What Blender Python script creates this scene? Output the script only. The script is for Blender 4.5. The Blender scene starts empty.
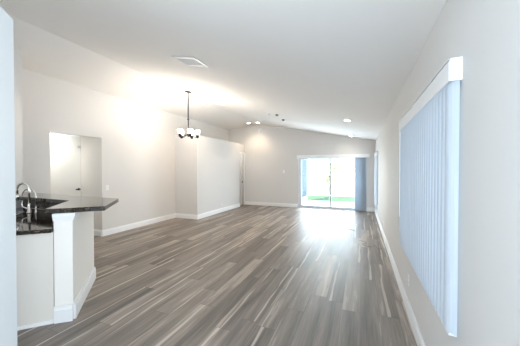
import bpy, bmesh, math, random
from mathutils import Vector, Matrix
random.seed(7)
S = bpy.context.scene
COL = S.collection

# ------------------------------------------------------------------ camera
FPX, CAM_H = 255.0, 1.45
yaw = math.atan(101 / 255.0)
pitch = math.atan(3.5 / 255.0)
fl = Vector((-math.sin(yaw), math.cos(yaw), 0))
right = Vector((math.cos(yaw), math.sin(yaw), 0))
fwd = fl * math.cos(pitch) - Vector((0, 0, 1)) * math.sin(pitch)
upv = right.cross(fwd)
cd = bpy.data.cameras.new('camera')
cd.sensor_width = 36.0
cd.lens = FPX / 520 * 36
cd.clip_start = 0.02
cam = bpy.data.objects.new('camera', cd)
COL.objects.link(cam)
M = Matrix((right, upv, -fwd)).transposed().to_4x4()
M.translation = (0, 0, CAM_H)
cam.matrix_world = M
S.camera = cam

# ------------------------------------------------------------------ world, sun, daylight, exposure
W = bpy.data.worlds.new('sky')
S.world = W
W.use_nodes = True
wn = W.node_tree
wn.nodes.clear()
wo = wn.nodes.new('ShaderNodeOutputWorld')
wb = wn.nodes.new('ShaderNodeBackground')
wb.inputs[0].default_value = (0.70, 0.84, 1.0, 1)
wb.inputs[1].default_value = 3.0
wn.links.new(wb.outputs[0], wo.inputs[0])


def lamp(name, kind, loc, energy, color, rot=None, **kw):
    d = bpy.data.lights.new(name, kind)
    d.energy = energy
    d.color = color
    for k, v in kw.items():
        setattr(d, k, v)
    o = bpy.data.objects.new(name, d)
    o.location = loc
    if rot is not None:
        o.rotation_euler = Vector(rot).to_track_quat('-Z', 'Y').to_euler()
    COL.objects.link(o)
    return o


COOL = (0.80, 0.90, 1.0)
WARM = (1.0, 0.80, 0.58)
lamp('sun', 'SUN', (0, 0, 20), 9.0, (1.0, 0.96, 0.90), (0.25, 0.60, -0.76), angle=0.01)
# daylight lamps at the openings, the side and rear ones added out of view
lamp('window_daylight', 'AREA', (1.15, 2.36, 1.45), 1.0, (0.66, 0.82, 1.0), (-1, 0, 0), shape='RECTANGLE', size=1.7, size_y=1.3)
lamp('added_side_daylight', 'AREA', (0.64, -0.15, 1.27), 34, (0.86, 0.93, 1.0), (-1, 0.1, 0), shape='RECTANGLE', size=1.45, size_y=1.25)  # added lamp at an invented window, brightens the near kitchen wall
lamp('patio_daylight', 'AREA', (-1.03, 9.85, 1.0), 72, (0.76, 0.88, 1.0), (0, -1, -0.05), shape='RECTANGLE', size=2.3, size_y=1.8)
lamp('added_rear_daylight', 'AREA', (-0.22, -2.44, 1.35), 55, (0.62, 0.80, 1.0), (0, 1, 1.6), shape='RECTANGLE', size=1.1, size_y=1.9)  # added fill lamp behind the camera, lifts the ceiling and right wall

S.view_settings.view_transform = 'Standard'
S.view_settings.look = 'None'
S.view_settings.gamma = 1
S.view_settings.exposure = 1.02
S.view_settings.use_curve_mapping = False
try:
    S.cycles.use_denoising = True
    S.cycles.max_bounces = 14
    S.cycles.diffuse_bounces = 8
    S.cycles.glossy_bounces = 4
    S.cycles.transparent_max_bounces = 12
    S.cycles.caustics_reflective = False
    S.cycles.caustics_refractive = False
    S.cycles.sample_clamp_indirect = 6
except Exception:
    pass


# ------------------------------------------------------------------ materials
def mat(name, color, rough=0.5, metal=0.0, spec=0.5, noise=0.0, nscale=8.0, bump=0.0, emit=None, estr=0.0, coat=0.0):
    m = bpy.data.materials.new(name)
    m.use_nodes = True
    n, l = m.node_tree.nodes, m.node_tree.links
    b = n['Principled BSDF']
    b.inputs['Base Color'].default_value = (*color, 1)
    b.inputs['Roughness'].default_value = rough
    b.inputs['Metallic'].default_value = metal
    b.inputs['Specular IOR Level'].default_value = spec
    b.inputs['Coat Weight'].default_value = coat
    if emit:
        b.inputs['Emission Color'].default_value = (*emit, 1)
        b.inputs['Emission Strength'].default_value = estr
    if noise or bump:
        tc = n.new('ShaderNodeTexCoord')
        t = n.new('ShaderNodeTexNoise')
        t.inputs['Scale'].default_value = nscale
        t.inputs['Detail'].default_value = 4
        l.new(tc.outputs['Object'], t.inputs['Vector'])
        if noise:
            r = n.new('ShaderNodeValToRGB')
            r.color_ramp.elements[0].position = 0.3
            r.color_ramp.elements[1].position = 0.7
            r.color_ramp.elements[0].color = (*[c * (1 - noise) for c in color], 1)
            r.color_ramp.elements[1].color = (*[min(1, c * (1 + noise)) for c in color], 1)
            l.new(t.outputs['Fac'], r.inputs[0])
            l.new(r.outputs[0], b.inputs['Base Color'])
        if bump:
            bp = n.new('ShaderNodeBump')
            bp.inputs['Strength'].default_value = bump
            bp.inputs['Distance'].default_value = 0.002
            l.new(t.outputs['Fac'], bp.inputs['Height'])
            l.new(bp.outputs[0], b.inputs['Normal'])
    return m


WALL = mat('wall_paint', (0.70, 0.680, 0.655), 0.75, spec=0.25, bump=0.12, nscale=180)
CEIL = mat('ceiling_paint', (0.86, 0.835, 0.80), 0.85, spec=0.2, bump=0.15, nscale=120)
TRIM = mat('white_trim', (0.86, 0.86, 0.855), 0.35, spec=0.5)
DOORW = mat('door_white', (0.84, 0.84, 0.82), 0.4)
CABW = mat('cabinet_white', (0.75, 0.705, 0.64), 0.45)
NEARW = mat('white_paint_daylight_tint', (0.735, 0.775, 0.805), 0.6, spec=0.25)  # white wall with the blue cast of daylight mixed into its colour
POSTW = mat('bar_wall_white', (0.89, 0.85, 0.80), 0.5)
CHROME = mat('brushed_nickel', (0.75, 0.72, 0.68), 0.16, metal=1.0)
BRONZE = mat('dark_bronze', (0.020, 0.018, 0.017), 0.35, metal=0.4)
BLACK = mat('black_metal', (0.012, 0.012, 0.013), 0.4)
STEEL = mat('stainless_steel', (0.62, 0.62, 0.60), 0.25, metal=1.0)
PLAST = mat('white_plastic', (0.84, 0.84, 0.82), 0.35)
DARKSLOT = mat('dark_slot', (0.05, 0.05, 0.05), 0.6)
VENTM = mat('vent_metal', (0.74, 0.73, 0.71), 0.5)
VENTD = mat('vent_duct', (0.20, 0.19, 0.18), 0.7)
ALU = mat('white_aluminium', (0.52, 0.53, 0.55), 0.4)
CONC = mat('patio_concrete', (0.78, 0.76, 0.73), 0.8, noise=0.06, nscale=5)
LAWN = mat('grass_green', (0.038, 0.090, 0.040), 0.9, noise=0.35, nscale=9, bump=1.0)
SCREEN = mat('screen_mesh', (0.13, 0.17, 0.20), 0.7, noise=0.3, nscale=14)
LEAF = mat('leaf_green', (0.70, 0.76, 0.46), 0.6, noise=0.25, nscale=3)
BARK = mat('bark', (0.30, 0.24, 0.18), 0.9, noise=0.3, nscale=14)
TILE = mat('terracotta_floor', (0.55, 0.25, 0.17), 0.5, noise=0.15, nscale=6)
CORD = mat('cord_black', (0.08, 0.075, 0.07), 0.5)
LENS = mat('lamp_lens', (0.9, 0.9, 0.9), 0.4, emit=(1.0, 0.94, 0.84), estr=14)
GREYP = mat('grey_plastic', (0.16, 0.15, 0.15), 0.6)
BULB = mat('bulb_glow', (0.9, 0.9, 0.9), 0.4, emit=(1.0, 0.88, 0.70), estr=40)


def granite():
    m = bpy.data.materials.new('dark_granite')
    m.use_nodes = True
    n, l = m.node_tree.nodes, m.node_tree.links
    b = n['Principled BSDF']
    tc = n.new('ShaderNodeTexCoord')
    v = n.new('ShaderNodeTexVoronoi')
    v.inputs['Scale'].default_value = 120
    t = n.new('ShaderNodeTexNoise')
    t.inputs['Scale'].default_value = 45
    t.inputs['Detail'].default_value = 6
    l.new(tc.outputs['Object'], v.inputs['Vector'])
    l.new(tc.outputs['Object'], t.inputs['Vector'])
    mx = n.new('ShaderNodeMath')
    mx.operation = 'MULTIPLY'
    l.new(v.outputs['Color'], mx.inputs[0])
    l.new(t.outputs['Fac'], mx.inputs[1])
    r = n.new('ShaderNodeValToRGB')
    e = r.color_ramp.elements
    e[0].position, e[0].color = 0.22, (0.012, 0.009, 0.007, 1)
    e[1].position, e[1].color = 0.55, (0.20, 0.145, 0.10, 1)
    q = e.new(0.36)
    q.color = (0.046, 0.034, 0.026, 1)
    l.new(mx.outputs[0], r.inputs[0])
    l.new(r.outputs[0], b.inputs['Base Color'])
    b.inputs['Roughness'].default_value = 0.07
    b.inputs['Specular IOR Level'].default_value = 0.6
    return m


GRAN = granite()


def glass():
    m = bpy.data.materials.new('window_glass')
    m.use_nodes = True
    n, l = m.node_tree.nodes, m.node_tree.links
    n.clear()
    o = n.new('ShaderNodeOutputMaterial')
    mix = n.new('ShaderNodeMixShader')
    t = n.new('ShaderNodeBsdfTransparent')
    t.inputs[0].default_value = (0.96, 0.98, 0.98, 1)
    g = n.new('ShaderNodeBsdfGlossy')
    g.inputs['Roughness'].default_value = 0.02
    mix.inputs[0].default_value = 0.06
    l.new(t.outputs[0], mix.inputs[1])
    l.new(g.outputs[0], mix.inputs[2])
    l.new(mix.outputs[0], o.inputs[0])
    return m


GLASS = glass()


def translucent(name, color, fac, emit=None, es=0, alpha=0.0):
    m = bpy.data.materials.new(name)
    m.use_nodes = True
    n, l = m.node_tree.nodes, m.node_tree.links
    n.clear()
    o = n.new('ShaderNodeOutputMaterial')
    d = n.new('ShaderNodeBsdfDiffuse')
    t = n.new('ShaderNodeBsdfTranslucent')
    d.inputs[0].default_value = (*color, 1)
    t.inputs[0].default_value = (*color, 1)
    mix = n.new('ShaderNodeMixShader')
    mix.inputs[0].default_value = fac
    l.new(d.outputs[0], mix.inputs[1])
    l.new(t.outputs[0], mix.inputs[2])
    out = mix.outputs[0]
    if emit:
        a = n.new('ShaderNodeAddShader')
        e = n.new('ShaderNodeEmission')
        e.inputs[0].default_value = (*emit, 1)
        e.inputs[1].default_value = es
        l.new(out, a.inputs[0])
        l.new(e.outputs[0], a.inputs[1])
        out = a.outputs[0]
    if alpha:
        m2 = n.new('ShaderNodeMixShader')
        m2.inputs[0].default_value = alpha
        tr = n.new('ShaderNodeBsdfTransparent')
        l.new(out, m2.inputs[1])
        l.new(tr.outputs[0], m2.inputs[2])
        out = m2.outputs[0]
    l.new(out, o.inputs[0])
    return m


SLAT = translucent('blind_vinyl', (0.70, 0.745, 0.79), 0.24)  # white vinyl, bluish daylight put into the slat colour
SHADE = translucent('frosted_shade', (0.9, 0.88, 0.84), 0.5, emit=(1.0, 0.92, 0.80), es=2.2, alpha=0.45)


def floor_mat():
    m = bpy.data.materials.new('vinyl_plank')
    m.use_nodes = True
    n, l = m.node_tree.nodes, m.node_tree.links
    b = n['Principled BSDF']

    def math_(op, a, b_=None, c=None):
        x = n.new('ShaderNodeMath')
        x.operation = op
        for i, v in enumerate((a, b_, c)):
            if v is None:
                continue
            if isinstance(v, (int, float)):
                x.inputs[i].default_value = v
            else:
                l.new(v, x.inputs[i])
        return x.outputs[0]

    tc = n.new('ShaderNodeTexCoord')
    sp = n.new('ShaderNodeSeparateXYZ')
    l.new(tc.outputs['Object'], sp.inputs[0])
    PWID, PLEN = 0.178, 1.50
    px = math_('DIVIDE', sp.outputs[0], PWID)
    row = math_('FLOOR', px)
    fx = math_('FRACT', px)
    w1 = n.new('ShaderNodeTexWhiteNoise')
    w1.noise_dimensions = '1D'
    l.new(row, w1.inputs['W'])
    py = math_('ADD', math_('DIVIDE', sp.outputs[1], PLEN), w1.outputs['Value'])
    colm = math_('FLOOR', py)
    fy = math_('FRACT', py)
    cb = n.new('ShaderNodeCombineXYZ')
    l.new(row, cb.inputs[0])
    l.new(colm, cb.inputs[1])
    w2 = n.new('ShaderNodeTexWhiteNoise')
    w2.noise_dimensions = '2D'
    l.new(cb.outputs[0], w2.inputs['Vector'])
    pid = math_('MULTIPLY', w2.outputs['Value'], 53.0)

    def grain(sx, sy, scale, detail, dist=0.0, rough=0.55):
        mp = n.new('ShaderNodeMapping')
        mp.inputs['Scale'].default_value = (sx, sy, 1)
        l.new(tc.outputs['Object'], mp.inputs[0])
        t = n.new('ShaderNodeTexNoise')
        t.noise_dimensions = '4D'
        t.inputs['Scale'].default_value = scale
        t.inputs['Detail'].default_value = detail
        t.inputs['Roughness'].default_value = rough
        t.inputs['Distortion'].default_value = dist
        l.new(mp.outputs[0], t.inputs['Vector'])
        l.new(pid, t.inputs['W'])
        return t.outputs['Fac']

    broad = grain(7.0, 0.55, 1.0, 3, 0.6)
    fine = grain(48, 2.4, 1.0, 5, 0.9)
    streak = grain(11.0, 0.35, 1.0, 2, 0.25)
    tone = math_('ADD', math_('SUBTRACT', math_('MULTIPLY', broad, 1.15), 0.15),
                 math_('ADD', math_('MULTIPLY', math_('SUBTRACT', fine, 0.15), 0.60), math_('MULTIPLY', w2.outputs['Value'], 0.30)))
    r = n.new('ShaderNodeValToRGB')
    e = r.color_ramp.elements
    e[0].position, e[0].color = 0.46, (0.072, 0.059, 0.050, 1)
    e[1].position, e[1].color = 1.12, (0.36, 0.30, 0.25, 1)
    q = e.new(0.74)
    q.color = (0.168, 0.140, 0.119, 1)
    q = e.new(0.98)
    q.color = (0.27, 0.227, 0.193, 1)
    e[-1].position = 1.0
    l.new(tone, r.inputs[0])
    # pale sapwood streaks that run along some planks
    sr = n.new('ShaderNodeValToRGB')
    sr.color_ramp.elements[0].position = 0.615
    sr.color_ramp.elements[1].position = 0.66
    l.new(streak, sr.inputs[0])
    mixp = n.new('ShaderNodeMix')
    mixp.data_type = 'RGBA'
    wob = grain(0.0, 0.9, 1.0, 2, 0.0)
    w3 = n.new('ShaderNodeTexWhiteNoise')
    w3.noise_dimensions = '1D'
    l.new(math_('ADD', pid, 7.3), w3.inputs['W'])
    w4 = n.new('ShaderNodeTexWhiteNoise')
    w4.noise_dimensions = '1D'
    l.new(math_('ADD', pid, 19.7), w4.inputs['W'])
    cen = math_('ADD', math_('ADD', math_('MULTIPLY', w3.outputs['Value'], 0.9), 0.05), math_('MULTIPLY', math_('SUBTRACT', wob, 0.5), 0.5))
    dist = math_('ABSOLUTE', math_('SUBTRACT', fx, cen))
    lim = math_('MULTIPLY', math_('SUBTRACT', grain(0.0, 1.3, 1.0, 2, 0.0), 0.28), 0.34)
    line = math_('MULTIPLY', math_('MULTIPLY', math_('SUBTRACT', lim, dist), 22.0), 1.0)
    cl = n.new('ShaderNodeClamp')
    l.new(line, cl.inputs[0])
    on = math_('GREATER_THAN', w4.outputs['Value'], 0.48)
    pale = math_('MULTIPLY', cl.outputs[0], on)
    pale = math_('MAXIMUM', pale, math_('MULTIPLY', sr.outputs[0], 0.12))
    l.new(math_('MULTIPLY', pale, 0.8), mixp.inputs[0])
    l.new(r.outputs[0], mixp.inputs[6])
    mixp.inputs[7].default_value = (0.52, 0.45, 0.385, 1)
    # seams
    ex = math_('MINIMUM', fx, math_('SUBTRACT', 1.0, fx))
    ey = math_('MINIMUM', fy, math_('SUBTRACT', 1.0, fy))
    sx = math_('LESS_THAN', ex, 0.010)
    sy = math_('LESS_THAN', ey, 0.0016)
    seam = math_('MAXIMUM', sx, sy)
    mixs = n.new('ShaderNodeMix')
    mixs.data_type = 'RGBA'
    l.new(math_('MULTIPLY', seam, 0.55), mixs.inputs[0])
    l.new(mixp.outputs[2], mixs.inputs[6])
    mixs.inputs[7].default_value = (0.06, 0.05, 0.045, 1)
    l.new(mixs.outputs[2], b.inputs['Base Color'])
    rr = math_('ADD', math_('MULTIPLY', fine, 0.34), 0.27)
    l.new(rr, b.inputs['Roughness'])
    b.inputs['Specular IOR Level'].default_value = 0.5
    bp = n.new('ShaderNodeBump')
    bp.inputs['Strength'].default_value = 0.25
    bp.inputs['Distance'].default_value = 0.002
    l.new(math_('SUBTRACT', fine, math_('MULTIPLY', seam, 0.8)), bp.inputs['Height'])
    l.new(bp.outputs[0], b.inputs['Normal'])
    return m


FLOOR = floor_mat()


# ------------------------------------------------------------------ mesh helpers
class MB:
    def __init__(self):
        self.bm = bmesh.new()

    def box(self, x0, x1, y0, y1, z0, z1):
        self.prism([(x0, y0), (x1, y0), (x1, y1), (x0, y1)], z0, z1)
        return self

    def prism(self, pts, z0, z1):
        a = sum(pts[i][0] * pts[(i + 1) % len(pts)][1] - pts[(i + 1) % len(pts)][0] * pts[i][1] for i in range(len(pts)))
        if a < 0:
            pts = pts[::-1]
        bm = self.bm
        lo = [bm.verts.new((x, y, z0)) for x, y in pts]
        hi = [bm.verts.new((x, y, z1)) for x, y in pts]
        n = len(pts)
        bm.faces.new(lo[::-1])
        bm.faces.new(hi)
        for i in range(n):
            bm.faces.new((lo[i], lo[(i + 1) % n], hi[(i + 1) % n], hi[i]))
        return self

    def loft(self, loops, cap=True, closed=True):
        bm = self.bm
        V = [[bm.verts.new(p) for p in L] for L in loops]
        n = len(V[0])
        for a, b in zip(V, V[1:]):
            for i in range(n if closed else n - 1):
                j = (i + 1) % n
                bm.faces.new((a[i], a[j], b[j], b[i]))
        if cap:
            bm.faces.new(V[0][::-1])
            bm.faces.new(V[-1])
        return self

    def obox(self, c, ax, ay, sx, sy, z0, z1):
        """box centred at c (x, y) with horizontal axes ax, ay and full sizes sx, sy"""
        ax, ay = Vector(ax).normalized() * sx / 2, Vector(ay).normalized() * sy / 2
        c = Vector(c)
        P = [c - ax - ay, c + ax - ay, c + ax + ay, c - ax + ay]
        return self.prism([(p.x, p.y) for p in P], z0, z1)

    def lathe(self, prof, c=(0, 0, 0), axis=(0, 0, 1), seg=20, cap=True):
        q = Vector((0, 0, 1)).rotation_difference(Vector(axis))
        c = Vector(c)
        loops = []
        for r, h in prof:
            loops.append([c + q @ Vector((r * math.cos(2 * math.pi * i / seg), r * math.sin(2 * math.pi * i / seg), h)) for i in range(seg)])
        return self.loft(loops, cap)

    def tube(self, pts, r, seg=8):
        pts = [Vector(p) for p in pts]
        rs = r if isinstance(r, (list, tuple)) else [r] * len(pts)
        t = (pts[1] - pts[0]).normalized()
        nrm = t.orthogonal().normalized()
        loops = []
        for i, p in enumerate(pts):
            if i == 0:
                t2 = pts[1] - pts[0]
            elif i == len(pts) - 1:
                t2 = pts[-1] - pts[-2]
            else:
                t2 = pts[i + 1] - pts[i - 1]
            t2.normalize()
            nrm = (nrm - t2 * nrm.dot(t2)).normalized()
            bn = t2.cross(nrm)
            loops.append([p + (nrm * math.cos(a) + bn * math.sin(a)) * rs[i] for a in (2 * math.pi * k / seg for k in range(seg))])
        return self.loft(loops)

    def build(self, name, m, parent=None, bevel=0, smooth=False, offset=(0, 0, 0)):
        bm = self.bm
        bmesh.ops.recalc_face_normals(bm, faces=bm.faces)
        if offset != (0, 0, 0):
            bmesh.ops.translate(bm, verts=bm.verts, vec=-Vector(offset))
        me = bpy.data.meshes.new(name)
        bm.to_mesh(me)
        bm.free()
        if smooth:
            for p in me.polygons:
                p.use_smooth = True
        me.materials.append(m)
        o = bpy.data.objects.new(name, me)
        COL.objects.link(o)
        if parent is not None:
            o.parent = parent
        else:
            o.location = offset
        if bevel:
            bv = o.modifiers.new('bevel', 'BEVEL')
            bv.width = bevel
            bv.segments = 2
            bv.limit_method = 'ANGLE'
        return o


def thing(name, label, cat, loc=(0, 0, 0), group=None):
    o = bpy.data.objects.new(name, None)
    o.empty_display_size = 0.1
    o.location = loc
    COL.objects.link(o)
    o['label'] = label
    o['category'] = cat
    if group:
        o['group'] = group
    return o


def tag(o, label, cat, group=None):
    o['label'] = label
    o['category'] = cat
    if group:
        o['group'] = group
    return o


def struct(o, label=None, cat=None):
    o['kind'] = 'structure'
    if label:
        o['label'] = label
    if cat:
        o['category'] = cat
    return o


# part of a thing whose vertices are given in world coordinates
def part(mb, name, m, root, **kw):
    return mb.build(name, m, root, offset=tuple(root.matrix_world.translation if root.parent is None and root.type != 'EMPTY' else root.location) if root.parent is None else (0, 0, 0), **kw)


# ------------------------------------------------------------------ room dimensions
XR, XL, YB, YF = 0.455, -5.20, 9.58, -2.50
RX, RZ = -3.88, 3.28            # ridge
ZR, ZL = 2.43, 3.12             # ceiling height at right and left walls
T = 0.15


def ceil_z(x):
    return RZ - (x - RX) * (RZ - ZR) / (XR - RX) if x > RX else RZ - (RX - x) * (RZ - ZL) / (RX - XL)


# floor
struct(MB().box(-6.2, XR + T, YF - T, YB + 0.12, -0.12, 0).build('floor', FLOOR),
       'grey brown wood plank floor running towards the glass door', 'floor')

# ceiling: two slopes meeting at a ridge
xa, xb = XL - T, XR + T
sec = [(xb, ceil_z(xb)), (RX, RZ), (xa, ceil_z(xa)), (xa, ceil_z(xa) + 0.15), (RX, RZ + 0.15), (xb, ceil_z(xb) + 0.15)]
struct(MB().loft([[(x, YF - T, z) for x, z in sec], [(x, YB + T, z) for x, z in sec]]).build('ceiling', CEIL),
       'white vaulted ceiling with a ridge above the chandelier', 'ceiling')

# window and door openings
W1 = (1.555, 3.25, 0.60, 1.92)   # y0 y1 z0 z1, right wall
W3 = (-0.90, 0.60, 0.62, 1.92)   # added opening beside the camera, out of view, for fill daylight
W2 = (8.02, 9.10, 0.28, 1.88)
HALL = (2.88, 3.86, 2.13)       # y0 y1 top, left wall
SL = (-2.21, 0.16, 1.95)        # x0 x1 top, back wall

# right wall
b = MB()
ys = [YF - T, W3[0], W3[1], W1[0], W1[1], W2[0], W2[1], YB + T]
for i in range(7):
    y0, y1 = ys[i], ys[i + 1]
    w = {1: W3, 3: W1, 5: W2}.get(i)
    if w:
        b.box(XR, XR + T, y0, y1, 0, w[2])
        b.box(XR, XR + T, y0, y1, w[3], ZR)
    else:
        b.box(XR, XR + T, y0, y1, 0, ZR)
struct(b.build('wall_right', WALL), 'pale grey wall on the right with two blind covered windows', 'wall')

# left wall
b = MB()
b.box(XL - T, XL, YF - T, HALL[0], 0, ZL)
b.box(XL - T, XL, HALL[1], YB + T, 0, ZL)
b.box(XL - T, XL, HALL[0], HALL[1], HALL[2], ZL)
struct(b.build('wall_left', WALL), 'off white wall on the left with an open doorway', 'wall')

# back wall with the glass door opening and gable
b = MB()
b.box(XL, SL[0], YB, YB + T, 0, ZR - 0.01)
b.box(SL[1], XR, YB, YB + T, 0, ZR - 0.01)
b.box(SL[0], SL[1], YB, YB + T, SL[2], ZR - 0.01)
gab = [(XL, ZR - 0.01), (XR, ZR - 0.01), (XR, ZR + 0.02), (RX, RZ + 0.02), (XL, ZL + 0.02)]
b.loft([[(x, YB, z) for x, z in gab], [(x, YB + T, z) for x, z in gab]])
struct(b.build('wall_back', WALL), 'beige gable wall at the far end around the glass door', 'wall')

# rear wall (behind the camera) with two added, unseen window openings for daylight
b = MB()
b.box(XL, -4.1, YF - T, YF, 0, ZR - 0.01)
b.box(-4.1, -1.9, YF - T, YF, 0, 0.8)
b.box(-4.1, -1.9, YF - T, YF, 2.2, ZR - 0.01)
b.box(-1.9, -0.8, YF - T, YF, 0, ZR - 0.01)
b.box(-0.8, 0.35, YF - T, YF, 0, 0.35)
b.box(-0.8, 0.35, YF - T, YF, 2.3, ZR - 0.01)
b.box(0.35, XR, YF - T, YF, 0, ZR - 0.01)
b.loft([[(x, YF - T, z) for x, z in gab], [(x, YF, z) for x, z in gab]])
struct(b.build('wall_rear', WALL))

# wall that closes the kitchen off, its end edge at the left of the photo
U, V = Vector((-1, 1)) / math.sqrt(2), Vector((1, 1)) / math.sqrt(2)   # along and across the 45 degree peninsula


def sd(s, d):
    """point from s = x + y and d = x - y"""
    return ((s + d) / 2, (s - d) / 2)


KW = -1.085
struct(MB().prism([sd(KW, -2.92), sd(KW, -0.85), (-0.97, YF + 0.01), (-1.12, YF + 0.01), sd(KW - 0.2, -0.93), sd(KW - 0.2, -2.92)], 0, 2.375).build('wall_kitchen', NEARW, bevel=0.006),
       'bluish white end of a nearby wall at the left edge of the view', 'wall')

# short wall the bar runs into
struct(MB().box(XL + 0.002, -4.60, 2.04, 2.19, 0, ceil_z(-4.6) + 0.02).build('wall_stub', WALL),
       'narrow beige wall end behind the gooseneck faucet', 'wall')

# hall behind the doorway
b = MB()
hx = -5.86
b.box(hx - 0.1, XL - T, HALL[1], HALL[1] + 0.1, 0, 2.44)
b.box(hx - 0.1, XL - T, 2.25, 2.35, 0, 2.44)
b.box(hx - 0.1, hx, 2.35, 2.50, 0, 2.44)
b.box(hx - 0.1, hx, 2.50, 3.85, 2.20, 2.44)
b.box(hx - 0.1, hx, 3.85, HALL[1], 0, 2.44)
b.box(hx - 0.1, XL - T, 2.25, HALL[1] + 0.1, 2.44, 2.54)
struct(b.build('wall_hall', WALL), 'beige side wall just inside the open doorway on the left', 'wall')

# partition box with plant shelf top
PX, PY0, PY1, PZ = -4.41, 6.20, 8.98, 2.46
QX = -4.47
b = MB()
b.box(PX - 0.1, PX, PY0, PY1, 0, PZ)
b.box(XL + 0.002, PX - 0.1, PY0, PY0 + 0.1, 0, PZ)
b.box(XL + 0.002, PX - 0.1, PY0 + 0.1, YB - 0.002, PZ - 0.1, PZ)
b.box(PX - 0.1, QX, PY1, YB - 0.002, 2.08, PZ)
b.box(PX - 0.1, QX, 9.50, YB - 0.002, 0, 2.08)
b.box(XL + 0.002, PX - 0.1, 8.2, 8.3, 0, PZ - 0.1)
struct(b.build('wall_partition', WALL, bevel=0.004), 'lower white partition with a flat plant shelf top left of centre', 'wall')
struct(MB().box(XL + 0.01, PX - 0.1, 8.3, YB - 0.01, 0, 0.008).build('floor_closet', TILE), 'reddish floor glimpsed through the narrow far doorway', 'floor')

# knee wall under the bar
KS, KD = -0.97, -4.20
KI = KS - 0.21
kp = [sd(KS, KD), (-3.30, 2.33), (-4.6, 2.36), (-4.6, 2.195), (-3.33, 2.16), sd(KI, KD)]
struct(MB().prism(kp, 0, 1.035).build('wall_bar', POSTW, bevel=0.004), 'white knee wall with a square end post carrying the dark bar top', 'wall')


# ------------------------------------------------------------------ baseboards
def board(mb, p, q, nrm, h=0.135, t=0.016):
    p, q, nrm = Vector((*p, 0)), Vector((*q, 0)), Vector((*nrm, 0)).normalized()
    prof = [(0, 0), (t, 0), (t, h * 0.78), (t * 0.7, h * 0.86), (t * 0.55, h), (0, h)]
    mb.loft([[p + nrm * (a + 0.0005) + Vector((0, 0, z)) for a, z in prof], [q + nrm * (a + 0.0005) + Vector((0, 0, z)) for a, z in prof]])
    return mb


struct(board(MB(), (XR, YF), (XR, YB), (-1, 0)).build('baseboard_right', TRIM), 'white baseboard along the right wall under the blinds', 'baseboard')
b = MB()
board(b, (XL, HALL[1]), (XL, PY0), (1, 0))
board(b, (XL, 2.2), (XL, HALL[0]), (1, 0))
struct(b.build('baseboard_left', TRIM), 'white baseboard along the left wall beyond the doorway', 'baseboard')
b = MB()
board(b, (XL, PY0), (PX + 0.016, PY0), (0, -1))
board(b, (PX, PY0), (PX, PY1), (1, 0))
struct(b.build('baseboard_partition', TRIM), 'white baseboard wrapping the low partition', 'baseboard')
b = MB()
board(b, (QX, YB), (SL[0] - 0.03, YB), (0, -1))
board(b, (SL[1] + 0.03, YB), (XR, YB), (0, -1))
struct(b.build('baseboard_back', TRIM), 'white baseboard on the far wall beside the glass door', 'baseboard')
struct(board(MB(), (hx, HALL[1]), (XL, HALL[1]), (0, -1)).build('baseboard_hall', TRIM), 'white baseboard inside the open doorway', 'baseboard')
b = MB()
e0, e1 = sd(KI, KD), sd(KS, KD)
board(b, e0, (Vector(e1) - U * 0.016)[:], (1, -1), 0.155, 0.02)
board(b, e1, (-3.30, 2.33), (1, 1), 0.155, 0.02)
struct(b.build('baseboard_bar', TRIM), 'tall white baseboard wrapping the foot of the bar post', 'baseboard')

# capital under the bar top at the post
b = MB()


def capring(mb, off, z0, z1):
    a = Vector(sd(KS, KD)) - U * off + V * off
    c = Vector(sd(KI, KD)) - U * off - V * 0.004
    a2 = a + U * (0.17 + 2 * off)
    c2 = c + U * (0.17 + 2 * off)
    mb.prism([tuple(a), tuple(a2), tuple(c2), tuple(c)], z0, z1)


capring(b, 0.010, 0.965, 0.980)
capring(b, 0.016, 0.980, 1.000)
capring(b, 0.026, 1.000, 1.035)
struct(b.build('trim_post', TRIM, bevel=0.003), 'white moulded cap at the top of the bar post', 'trim')

lamp('kitchen_light', 'SPOT', (-3.4, 0.9, 2.75), 30, (1.0, 0.90, 0.74), (-1.2, 1.2, -1.15), spot_size=1.2, spot_blend=0.9, shadow_soft_size=0.06)

# door casing at the far narrow doorway
b = MB()
b.box(QX + 0.001, QX + 0.018, 9.495, 9.562, 0, 2.14)
b.box(QX + 0.001, QX + 0.018, PY1 + 0.002, 9.495, 2.075, 2.14)
struct(b.build('trim_door', TRIM), 'white casing around the narrow far doorway', 'trim')
# door leaf standing ajar there
dl = struct(MB().obox((-4.545, 9.40), (0.30, -1), (1, 0.30), 0.19, 0.035, 0.012, 2.07).build('door_3', DOORW), 'narrow white door leaf ajar beside the far corner', 'door')
k = MB().lathe([(0.012, 0), (0.012, 0.03), (0.028, 0.04), (0.03, 0.055), (0.015, 0.068)], (-4.505, 9.33, 0.95), (1, 0.3, 0), 14)
k.build('door_knob', BLACK, dl, smooth=True)

# hall door
d2 = struct(MB().box(hx - 0.035, hx - 0.002, 2.52, 3.845, 0.01, 2.19).build('door_2', DOORW), 'white door with a black lever lit inside the left doorway', 'door')
b = MB()
b.lathe([(0.028, 0), (0.028, 0.012), (0.011, 0.016), (0.011, 0.05)], (hx - 0.002, 3.795, 1.01), (1, 0, 0), 14)
b.box(hx + 0.036, hx + 0.052, 3.71, 3.81, 0.998, 1.022)
b.build('door_handle', BLACK, d2, bevel=0.003)
MB().box(hx - 0.002, hx + 0.02, 3.785, 3.84, 1.935, 1.98).build('door_sensor', ALU, d2, bevel=0.003)
lamp('hall_light', 'SPOT', (-5.52, 3.05, 2.38), 42, (1.0, 0.97, 0.88), (-0.72, 0.16, -0.60), spot_size=2.1, spot_blend=1.0, shadow_soft_size=0.07)
lamp('closet_light', 'POINT', (-4.85, 9.0, 2.2), 4, (1.0, 0.97, 0.95), shadow_soft_size=0.07)


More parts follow.
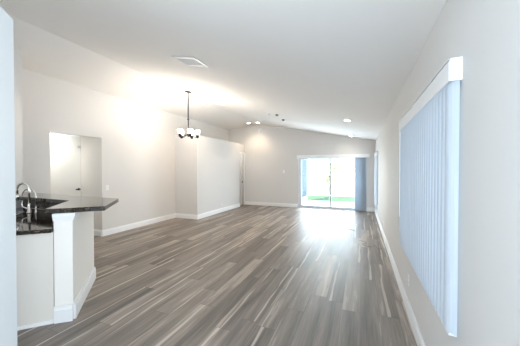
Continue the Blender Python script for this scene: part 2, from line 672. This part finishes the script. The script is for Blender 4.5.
# ------------------------------------------------------------------ windows
def window(name, w, label):
    f = MB()
    y0, y1, z0, z1 = w
    x0, x1 = XR + 0.07, XR + 0.12
    e = 0.002
    f.box(x0, x1, y0 + e, y0 + 0.05, z0 + e, z1 - e)
    f.box(x0, x1, y1 - 0.05, y1 - e, z0 + e, z1 - e)
    f.box(x0, x1, y0 + 0.05, y1 - 0.05, z0 + e, z0 + 0.05)
    f.box(x0, x1, y0 + 0.05, y1 - 0.05, z1 - 0.05, z1 - e)
    ym = (y0 + y1) / 2
    f.box(x0, x1, ym - 0.025, ym + 0.025, z0 + 0.05, z1 - 0.05)
    fo = struct(f.build(name, ALU), label, 'window')
    g = MB()
    g.box(XR + 0.092, XR + 0.098, y0 + 0.051, ym - 0.026, z0 + 0.051, z1 - 0.051)
    g.box(XR + 0.092, XR + 0.098, ym + 0.026, y1 - 0.051, z0 + 0.051, z1 - 0.051)
    g.build('pane', GLASS, fo)
    s = MB().box(XR - 0.035, XR + 0.068, y0 - 0.0 + e, y1 - e, z0 - 0.0 + 0.0005, z0 + 0.018)
    s.build('window_sill', TRIM, fo, bevel=0.003)
    return fo


window('window_1', W1, 'large near window behind closed vertical blinds on the right wall')
window('window_2', W2, 'far window at the end of the right wall beside the glass door')

window('added_window', W3, 'added unseen window on the right wall beside the viewer')

# ------------------------------------------------------------------ vertical blinds on the right wall
def side_blind(y0, y1, z0, z1, label, ang, group, n, cs):
    t = thing('vertical_blind', label, 'blind', (0.41, (y0 + y1) / 2, z1 + 0.09), group)
    v = MB()
    xf = 0.398
    v.box(xf, xf + 0.008, y0, y1, z1 - 0.01, z1 + 0.087)           # face
    v.box(xf + 0.008, XR - 0.001, y0, y0 + 0.008, z1 - 0.01, z1 + 0.10)   # returns
    v.box(xf + 0.008, XR - 0.001, y1 - 0.008, y1, z1 - 0.01, z1 + 0.10)
    v.box(xf - 0.002, XR - 0.001, y0 + 0.008, y1 - 0.008, z1 + 0.095, z1 + 0.10)
    part(v, 'valance', TRIM, t)
    part(MB().box(0.412, 0.444, y0 + 0.012, y1 - 0.012, z1 + 0.045, z1 + 0.085), 'headrail', ALU, t)
    s, wt = MB(), MB()
    a = math.radians(ang)
    dx, dy = -math.sin(a), math.cos(a)
    for i in range(n):
        yc = y0 + 0.045 + (y1 - y0 - 0.09) * i / (n - 1)
        xc = 0.4255
        hw = 0.044
        loops = []
        for zz in (z0, z1 + 0.045):
            L, R_ = [], []
            for j in range(7):
                q = -1 + j / 3
                bow = 0.014 * (1 - q * q)
                px_, py_ = xc + dx * hw * q - dy * bow * cs, yc + dy * hw * q * cs + dx * bow
                L.append((px_ - 0.0006, py_, zz))
                R_.append((px_ + 0.0006, py_, zz))
            loops.append(L + R_[::-1])
        s.loft(loops)
        wt.obox((xc, yc), (dx, dy * cs), (-dy * cs, dx), 0.07, 0.004, z0 - 0.004, z0 + 0.022)
    part(s, 'slats', SLAT, t, smooth=False)
    part(wt, 'slat_weights', ALU, t)
    b = MB()
    pts = [(0.403, y1 - 0.06, z0 + 0.3), (0.403, y1 - 0.06, z1 + 0.05)]
    b.tube(pts, 0.0025, 6)
    part(b, 'wand', PLAST, t)
    return t


side_blind(1.51, 3.29, 0.63, 1.895, 'near vertical blind with white boxed valance closed over the large right window', 24, 'vertical blinds', 26, 1)
side_blind(7.95, 9.16, 0.31, 1.87, 'far vertical blind on the right wall next to the room corner', 22, 'vertical blinds', 15, 1)

# ------------------------------------------------------------------ sliding glass door
d1 = MB()
yd0, yd1 = YB + 0.02, YB + 0.12
x0, x1, zt = SL
d1.box(x0 + 0.002, x0 + 0.045, yd0, yd1, 0, zt - 0.002)
d1.box(x1 - 0.045, x1 - 0.002, yd0, yd1, 0, zt - 0.002)
d1.box(x0 + 0.045, x1 - 0.045, yd0, yd1, zt - 0.05, zt - 0.002)
d1.box(x0 + 0.045, x1 - 0.045, yd0, yd1, 0.0005, 0.022)
door = struct(d1.build('door_1', ALU), 'bright sliding glass door to the patio in the far wall', 'door')
xm = (x0 + x1) / 2
for i, (a, c, yo) in enumerate(((x0 + 0.046, xm + 0.03, yd0 + 0.055), (xm - 0.03, x1 - 0.046, yd0 + 0.012))):
    p = MB()
    p.box(a, a + 0.05, yo, yo + 0.035, 0.024, zt - 0.052)
    p.box(c - 0.05, c, yo, yo + 0.035, 0.024, zt - 0.052)
    p.box(a + 0.05, c - 0.05, yo, yo + 0.035, 0.024, 0.085)
    p.box(a + 0.05, c - 0.05, yo, yo + 0.035, zt - 0.11, zt - 0.052)
    po = p.build('door_panel', ALU, door)
    MB().box(a + 0.051, c - 0.051, yo + 0.014, yo + 0.020, 0.086, zt - 0.111).build('pane', GLASS, po)
    if i == 1:
        MB().box(a + 0.012, a + 0.036, yo - 0.02, yo, 0.92, 1.12).build('door_pull', ALU, po, bevel=0.004)

# stacked blind at the right of the sliding door
t = thing('vertical_blind', 'grey blue vertical blind stacked to the right side of the glass door', 'blind', (-0.98, 9.52, 1.95), 'vertical blinds')
v = MB()
v.box(-2.26, 0.27, 9.470, 9.478, 1.865, 1.985)
v.box(-2.26, -2.252, 9.478, YB - 0.001, 1.865, 1.985)
v.box(0.262, 0.27, 9.478, YB - 0.001, 1.865, 1.985)
v.box(-2.252, 0.262, 9.478, YB - 0.001, 1.977, 1.985)
part(v, 'valance', TRIM, t)
part(MB().box(-2.24, 0.25, 9.505, 9.545, 1.93, 1.97), 'headrail', ALU, t)
s = MB()
for i in range(17):
    xc = -0.185 + i * 0.0215
    a = math.radians(62)
    s.obox((xc, 9.528), (math.cos(a), math.sin(a)), (-math.sin(a), math.cos(a)), 0.088, 0.0012, 0.025, 1.93)
part(s, 'slats', SLAT, t)

# ------------------------------------------------------------------ bar and kitchen
bar = [(-2.735, 1.455), (-2.385, 1.800), (-2.86, 2.345), (-5.19, 2.465), (-5.19, 2.20), (-4.592, 2.20), (-4.592, 2.03), (-3.225, 1.975)]
tag(MB().prism(bar, 1.037, 1.082).build('bar_top', GRAN, bevel=0.006), 'polished dark granite bar top angled over the white post', 'countertop')

ctr = [sd(KI - 0.012, -4.15), (-3.345, 2.145), (-4.595, 2.175), (-4.595, 2.035), (-5.19, 2.035), (-5.19, 1.36), (-3.46, 1.36), sd(-2.1, -4.15)]
ct = MB().prism(ctr, 0.862, 0.90).build('kitchen_countertop', GRAN, bevel=0.004)
tag(ct, 'lower black granite kitchen counter holding the sink and faucets', 'countertop')
bs = MB()
q0, q1 = Vector(sd(KI - 0.001, -4.2)), Vector((-3.34, 2.158))
bs.prism([tuple(q0), tuple(q1), (q1.x - 0.004, q1.y - 0.011), tuple(q0 - V * 0.010)], 0.902, 1.034)
bs.prism([tuple(q1), (-4.594, 2.194), (-4.594, 2.182), (q1.x, q1.y - 0.012)], 0.902, 1.034)
tag(bs.build('backsplash', GRAN), 'black granite backsplash strip between lower counter and bar top', 'backsplash')

cab = thing('base_cabinet', 'white base cabinet under the lower counter beside the bar post', 'cabinet', (-3.4, 1.6, 0))
body = [sd(KI - 0.006, -4.20), (-3.335, 2.145), (-4.59, 2.17), (-4.59, 2.03), (-5.19, 2.03), (-5.19, 1.40), (-3.50, 1.40), sd(-2.06, -4.20)]
part(MB().prism(body, 0.0, 0.860), 'body', CABW, cab)
c0, c1 = Vector(sd(KI - 0.012, -4.199)), Vector(sd(-2.05, -4.199))
part(MB().prism([tuple(c0), tuple(c1), tuple(c1 - U * 0.012), tuple(c0 - U * 0.012)], 0.0, 0.028), 'shoe_moulding', TRIM, cab)
cut = MB().obox(sd(-2.31, -5.74), U, V, 0.44, 0.29, 0.71, 0.95)
# sink: the basin drops through a hole cut in the counter and cabinet
sk = thing('kitchen_sink', 'stainless kitchen sink set in the black counter by the faucets', 'sink', (*sd(-2.31, -5.74), 0.9))
cb_ = cut.build('sink_cutter', STEEL)
for o in (ct, cab.children[0]):
    bo = o.modifiers.new('cut', 'BOOLEAN')
    bo.operation = 'DIFFERENCE'
    bo.object = cb_
    bo.solver = 'EXACT'
dg = bpy.context.evaluated_depsgraph_get()
for o in (ct, cab.children[0]):
    me = bpy.data.meshes.new_from_object(o.evaluated_get(dg))
    o.modifiers.clear()
    o.data = me
bpy.data.objects.remove(cb_)
sc_ = sd(-2.31, -5.74)


def ring(mb, ox, oy, ix, iy, z0, z1):
    c = Vector(sc_)
    for sgn in (-1, 1):
        mb.obox(tuple(c + U * sgn * (ox + ix) / 4), U, V, (ox - ix) / 2, oy, z0, z1)
        mb.obox(tuple(c + V * sgn * (oy + iy) / 4), U, V, ix, (oy - iy) / 2, z0, z1)


b = MB()
ring(b, 0.49, 0.33, 0.42, 0.27, 0.901, 0.906)
part(b, 'rim', STEEL, sk)
b = MB()
ring(b, 0.43, 0.28, 0.42, 0.27, 0.73, 0.902)
b.obox(sc_, U, V, 0.43, 0.28, 0.72, 0.73)
part(b, 'basin', STEEL, sk)
part(MB().lathe([(0.0, 0), (0.035, 0), (0.035, 0.004), (0.02, 0.004)], (*sc_, 0.7305), seg=16), 'drain', BLACK, sk)


def arc(base, direc, height, rad, n=14, drop=0.1):
    """gooseneck centre line: straight riser, half circle, short drop"""
    bx, by, bz = base
    dx, dy = Vector(direc).normalized()
    pts = [(bx, by, bz), (bx, by, bz + height - rad)]
    for i in range(1, n + 1):
        a = math.pi * i / n
        r = rad * (1 - math.cos(a))
        pts.append((bx + dx * r, by + dy * r, bz + height - rad + rad * math.sin(a)))
    ex = pts[-1]
    pts.append((ex[0], ex[1], ex[2] - drop))
    return pts


# main faucet
fb = (-3.90, 1.92, 0.9005)
fa = thing('kitchen_faucet', 'taller gooseneck kitchen faucet with side lever, left of the two', 'faucet', fb, 'faucets at the sink')
part(MB().lathe([(0.030, 0), (0.030, 0.008), (0.022, 0.015), (0.019, 0.10), (0.015, 0.115)], fb, seg=16), 'base', CHROME, fa, smooth=True)
pts = arc((fb[0], fb[1], fb[2] + 0.11), (-0.95, -0.30), 0.265, 0.082, drop=0.06)
part(MB().tube(pts, 0.0125, 10), 'spout', CHROME, fa, smooth=True)
hp = Vector(pts[-1])
part(MB().lathe([(0.0135, 0), (0.016, -0.02), (0.017, -0.075), (0.012, -0.08)], hp, seg=14), 'spray_head', CHROME, fa, smooth=True)
hb = Vector(fb)
part(MB().tube([hb + Vector((-0.015, -0.005, 0.055)), hb + Vector((-0.045, -0.015, 0.06)), hb + Vector((-0.085, -0.028, 0.075)), hb + Vector((-0.098, -0.03, 0.115)), hb + Vector((-0.088, -0.028, 0.15))],
               [0.011, 0.010, 0.008, 0.0075, 0.006], 8), 'lever', CHROME, fa, smooth=True)
# filter faucet
gb = (-3.86, 1.972, 0.9005)
fa = thing('water_filter_faucet', 'thin lower arched water tap standing right of the gooseneck', 'faucet', gb, 'faucets at the sink')
part(MB().lathe([(0.022, 0), (0.022, 0.006), (0.013, 0.012), (0.012, 0.07), (0.008, 0.08)], gb, seg=14), 'base', CHROME, fa, smooth=True)
part(MB().tube(arc((gb[0], gb[1], gb[2] + 0.075), (-0.95, -0.30), 0.225, 0.098, drop=0.03), 0.0062, 8), 'spout', CHROME, fa, smooth=True)
g = Vector(gb)
part(MB().tube([g + Vector((0.01, -0.003, 0.05)), g + Vector((0.045, -0.012, 0.058))], [0.006, 0.004], 8), 'lever', BLACK, fa, smooth=True)

# ------------------------------------------------------------------ chandelier
CX, CY = -3.70, 4.86
CZ = ceil_z(CX)
ch = thing('chandelier', 'black five arm chandelier with glowing glass shades on a long rod', 'chandelier', (CX, CY, CZ))
tilt = Vector(((RZ - ZR) / (XR - RX), 0, 1)).normalized()
part(MB().lathe([(0.080, 0.002), (0.080, -0.018), (0.064, -0.030), (0.012, -0.03)], (CX, CY, CZ), tilt, 20), 'canopy', BRONZE, ch, smooth=True)
rod = part(MB().tube([(CX, CY, CZ - 0.02), (CX, CY, 2.30)], 0.0135, 10), 'rod', BRONZE, ch)
for zz in (2.60,):
    MB().lathe([(0.014, -0.015), (0.024, -0.010), (0.024, 0.010), (0.014, 0.015)], (0, 0, zz - CZ), seg=12).build('coupling', BRONZE, rod, smooth=True)
part(MB().lathe([(0.004, -0.07), (0.018, -0.055), (0.030, -0.02), (0.030, 0.02), (0.018, 0.05), (0.012, 0.08)], (CX, CY, 2.265), seg=16), 'hub', BRONZE, ch, smooth=True)
for k_ in range(5):
    a = math.radians(72 * k_ + 31.6)
    dx, dy = math.cos(a), math.sin(a)
    P = lambda r, z: (dx * r, dy * r, z + 0.03 - CZ)
    ar = MB().tube([P(0.02, 2.22), P(0.07, 2.205), P(0.12, 2.175), P(0.165, 2.165), P(0.20, 2.175), P(0.205, 2.20)], 0.0075, 8).build('arm', BRONZE, ch, smooth=True)
    c = P(0.205, 2.195)
    MB().lathe([(0.010, -0.05), (0.030, -0.040), (0.036, 0.0), (0.034, 0.03), (0.022, 0.04)], c, seg=14).build('socket', BRONZE, ar, smooth=True)
    MB().lathe([(0.026, 0.022), (0.042, 0.040), (0.052, 0.075), (0.056, 0.125), (0.054, 0.125), (0.050, 0.075), (0.040, 0.042), (0.024, 0.026)], c, seg=18, cap=False).build('shade', SHADE, ar, smooth=True)
    MB().lathe([(0.010, 0.036), (0.012, 0.045), (0.024, 0.066), (0.025, 0.08), (0.017, 0.098), (0.004, 0.104)], c, seg=12).build('bulb', BULB, ar, smooth=True)
    lamp('chandelier_bulb_light', 'POINT', (CX + c[0], CY + c[1], CZ + c[2] + 0.13), 9.5, (1.0, 0.91, 0.81), shadow_soft_size=0.03)


# ------------------------------------------------------------------ recessed lights
def can(x, y, label, power, color=WARM, group='recessed ceiling lights'):
    z = ceil_z(x)
    sl = (RZ - ZR) / (XR - RX) if x > RX else -(RZ - ZL) / (RX - XL)
    n = Vector((sl, 0, 1)).normalized()
    t = thing('recessed_light', label, 'ceiling light', (x, y, z), group)
    b = MB().lathe([(0.062, -0.003), (0.062, -0.007), (0.092, -0.006), (0.095, -0.001)], (x, y, z), n, 24, cap=False)
    part(b, 'trim_ring', PLAST, t, smooth=True)
    part(MB().lathe([(0.0, -0.0035), (0.061, -0.0035), (0.061, -0.001), (0, -0.001)], (x, y, z), n, 20), 'lens', LENS, t)
    lamp('recessed_light_beam', 'SPOT', (x - n.x * 0.03, y, z - 0.03), power, color, tuple(-n), spot_size=2.3, spot_blend=0.8, shadow_soft_size=0.06)


can(-3.42, 5.90, 'lit recessed light just beyond the chandelier on the right slope', 22)
can(-4.02, 5.95, 'lit recessed light just beyond the chandelier on the left slope', 14)
can(-3.66, 9.02, 'lit recessed light near the gable peak on the right slope', 20)
can(-4.06, 9.05, 'lit recessed light near the gable peak on the left slope', 9)
can(-0.30, 6.20, 'nearer of the two lit recessed lights on the low right side', 36, (1, 0.86, 0.70))
can(-0.32, 9.12, 'farther of the two lit recessed lights, close above the glass door', 7, (1, 0.92, 0.82))


# ------------------------------------------------------------------ ceiling vent and detectors
def on_slope(x, y, dz=0.0):
    return Vector((x, y, ceil_z(x) - dz))


def slope_quad(mb, x0, x1, y0, y1, d0, d1):
    L = [[(x0, y0, ceil_z(x0) - d0), (x1, y0, ceil_z(x1) - d0), (x1, y1, ceil_z(x1) - d0), (x0, y1, ceil_z(x0) - d0)],
         [(x0, y0, ceil_z(x0) - d1), (x1, y0, ceil_z(x1) - d1), (x1, y1, ceil_z(x1) - d1), (x0, y1, ceil_z(x0) - d1)]]
    mb.loft(L)


vx0, vx1, vy0, vy1 = -2.40, -2.02, 2.80, 3.10
t = thing('ceiling_vent', 'square louvred air vent on the ceiling in front of the chandelier', 'vent', tuple(on_slope(-2.21, 2.95)))
b = MB()
for (a, c, d, e) in ((vx0, vx0 + 0.035, vy0, vy1), (vx1 - 0.035, vx1, vy0, vy1), (vx0 + 0.035, vx1 - 0.035, vy0, vy0 + 0.035), (vx0 + 0.035, vx1 - 0.035, vy1 - 0.035, vy1)):
    slope_quad(b, a, c, d, e, 0.001, 0.016)
part(b, 'frame', VENTM, t)
b = MB()
slope_quad(b, vx0 + 0.035, vx1 - 0.035, vy0 + 0.035, vy1 - 0.035, 0.0008, 0.003)
part(b, 'duct_opening', VENTD, t)
b = MB()
for i in range(9):
    y = vy0 + 0.05 + i * 0.025
    L = []
    for x in (vx0 + 0.036, vx1 - 0.036):
        z = ceil_z(x)
        L.append([(x, y - 0.004, z - 0.004), (x, y - 0.002, z - 0.004), (x, y + 0.014, z - 0.015), (x, y + 0.012, z - 0.015)])
    b.loft(L)
part(b, 'louvres', VENTM, t)


def disc(name, x, y, r, label, m, m2, cat, group=None):
    z = ceil_z(x)
    n = Vector(((RZ - ZR) / (XR - RX), 0, 1)).normalized()
    t = thing(name, label, cat, (x, y, z), group)
    part(MB().lathe([(r, -0.001), (r, -0.02), (r * 0.85, -0.032), (r * 0.5, -0.036)], (x, y, z), n, 20), 'housing', m, t, smooth=False)
    part(MB().lathe([(r * 0.45, -0.0365), (r * 0.42, -0.044), (r * 0.1, -0.046)], (x, y, z), n, 14), 'sensor_cap', m2, t, smooth=False)


disc('ceiling_sensor', -2.12, 6.60, 0.038, 'small round grey ceiling device, left of the dark pair', GREYP, PLAST, 'detector', 'small ceiling devices')
disc('ceiling_sensor', -2.16, 7.35, 0.045, 'small dark round ceiling device, right and farther of the pair', BRONZE, GREYP, 'detector', 'small ceiling devices')
disc('ceiling_sensor', -2.34, 6.62, 0.035, 'small white round ceiling device left of the dark ones', PLAST, VENTM, 'detector', 'small ceiling devices')
# round device high on the far wall
t = thing('wall_alarm', 'small white round alarm high on the far wall below the ridge', 'alarm', (-3.78, YB, 3.01))
part(MB().lathe([(0.085, 0.001), (0.085, 0.025), (0.07, 0.04), (0.03, 0.044)], (-3.78, YB, 3.01), (0, -1, 0), 20), 'housing', PLAST, t)
part(MB().lathe([(0.026, 0.0445), (0.022, 0.05), (0.005, 0.052)], (-3.78, YB, 3.01), (0, -1, 0), 12), 'grille', VENTM, t)


# ------------------------------------------------------------------ switches and outlets
def plate(kind, pos, n, label, cat):
    x, y, z = pos
    n = Vector((*n, 0))
    s = Vector((-n.y, n.x, 0))
    t = thing(kind, label, cat, pos, None)
    w = MB().obox((x + n.x * 0.004, y + n.y * 0.004), s[:2], n[:2], 0.072, 0.006, z - 0.057, z + 0.057)
    part(w, 'cover_plate', PLAST, t, bevel=0.002)
    if kind == 'light_switch':
        part(MB().obox((x + n.x * 0.009, y + n.y * 0.009), s[:2], n[:2], 0.034, 0.004, z - 0.033, z + 0.033), 'rocker', PLAST, t, bevel=0.001)
    else:
        for dz in (-0.024, 0.024):
            so = part(MB().obox((x + n.x * 0.0085, y + n.y * 0.0085), s[:2], n[:2], 0.030, 0.003, z + dz - 0.014, z + dz + 0.014), 'socket', PLAST, t, bevel=0.001)
            b = MB()
            for q in (-0.006, 0.006):
                b.obox((n.x * 0.0102 + s.x * q, n.y * 0.0102 + s.y * q), s[:2], n[:2], 0.002, 0.0008, dz - 0.002, dz + 0.007)
            b.build('slot', DARKSLOT, so)
    return t


plate('light_switch', (XL, 3.98, 1.05), (1, 0), 'white light switch on the left wall beside the open doorway', 'light switch')
plate('light_switch', (-2.80, YB, 1.37), (0, -1), 'white light switch on the far wall left of the glass door', 'light switch')
plate('wall_outlet', (PX, 7.58, 0.27), (1, 0), 'white outlet low on the partition face above its baseboard', 'outlet')
plate('wall_outlet', (XR, 2.92, 0.34), (-1, 0), 'white outlet low on the right wall under the near blind', 'outlet')
plate('wall_outlet', (XR, 5.98, 0.28), (-1, 0), 'white outlet low on the right wall between the two blinds', 'outlet')


# ------------------------------------------------------------------ loose cords on the floor
def cord(label, pts):
    P = []
    q = [Vector((x, y, 0.006)) for x, y in pts]
    for i in range(len(q) - 1):
        p0, p1, p2, p3 = q[max(0, i - 1)], q[i], q[i + 1], q[min(len(q) - 1, i + 2)]
        for k in range(6):
            u = k / 6
            P.append(0.5 * ((2 * p1) + (p2 - p0) * u + (2 * p0 - 5 * p1 + 4 * p2 - p3) * u * u + (3 * p1 - p0 - 3 * p2 + p3) * u ** 3))
    P.append(q[-1])
    for i, p in enumerate(P):
        p.z = 0.006
    o = MB().tube(P, 0.003, 6).build('cord', CORD, smooth=True)
    tag(o, label, 'cord', 'loose cords on the floor')


cord('thin dark cord lying loosely on the floor near the right baseboard', [(-0.03, 5.58), (0.12, 5.42), (0.03, 5.30), (0.17, 5.16), (0.24, 5.28), (0.30, 5.10), (0.36, 5.12)])
cord('thin dark cord squiggle in the bright floor reflection before the glass door', [(-0.50, 6.95), (-0.44, 6.72), (-0.36, 6.66), (-0.28, 6.52), (-0.20, 6.50), (-0.14, 6.40)])

# ------------------------------------------------------------------ outdoors
struct(MB().box(-9, 9, YB + 0.16, 12.15, -0.10, -0.02).build('patio_ground', CONC), 'bright concrete patio outside the glass door', 'patio')
struct(MB().box(-40, 40, 12.15, 14.8, -0.12, -0.03).build('lawn', LAWN), 'strip of green lawn beyond the patio', 'lawn')

struct(MB().box(-40, 40, 14.8, 60, -0.12, -0.03).build('garden_ground', CONC), 'pale sunlit ground beyond the lawn', 'ground')

t = thing('patio_screen', 'grey screen panel in a white frame at the left side of the patio', 'screen', (-2.40, 11.1, 0))
b = MB()
b.box(-2.44, -2.36, 9.78, 9.90, -0.02, 2.5)
b.box(-2.44, -2.36, 12.05, 12.14, -0.02, 2.5)
b.box(-2.44, -2.36, 9.90, 12.05, -0.02, 0.22)
b.box(-2.44, -2.36, 9.90, 12.05, 2.40, 2.5)
part(b, 'frame', TRIM, t)
part(MB().box(-2.41, -2.39, 9.90, 12.05, 0.22, 2.40), 'mesh_panel', SCREEN, t)


def shrub(x, y, h, r, label, n=900):
    t = thing('garden_tree', label, 'tree', (x, y, -0.03), 'trees beyond the lawn')
    b = MB()
    b.tube([(x, y, -0.05), (x + 0.05, y, h * 0.3), (x - 0.03, y + 0.04, h * 0.6)], [0.07, 0.05, 0.03], 8)
    for k in range(4):
        a = k * 1.6
        b.tube([(x + 0.02, y, h * 0.35), (x + math.cos(a) * r * 0.5, y + math.sin(a) * r * 0.5, h * 0.65)], [0.03, 0.012], 6)
    part(b, 'trunk', BARK, t)
    c = MB()
    for i in range(n):
        u = Vector((random.gauss(0, 1), random.gauss(0, 1), random.gauss(0, 1))).normalized() * (random.random() ** 0.4)
        p = Vector((x + u.x * r, y + u.y * r, h * 0.58 + u.z * h * 0.42))
        d = Vector((random.gauss(0, 1), random.gauss(0, 1), random.gauss(0, 0.6))).normalized()
        e = d.orthogonal().normalized()
        L = random.uniform(0.10, 0.2)
        vs = [c.bm.verts.new(p + d * L), c.bm.verts.new(p + e * L * 0.35), c.bm.verts.new(p - d * L), c.bm.verts.new(p - e * L * 0.35)]
        c.bm.faces.new(vs)
    part(c, 'crown', LEAF, t)


shrub(-3.9, 16.5, 3.6, 1.1, 'pale green tree beyond the lawn, leftmost through the glass door')
shrub(-1.75, 15.4, 2.6, 0.8, 'low pale tree beyond the lawn seen beside the door mullion')
shrub(0.3, 17.4, 4.2, 1.3, 'taller pale tree beyond the lawn in the right glass panel')
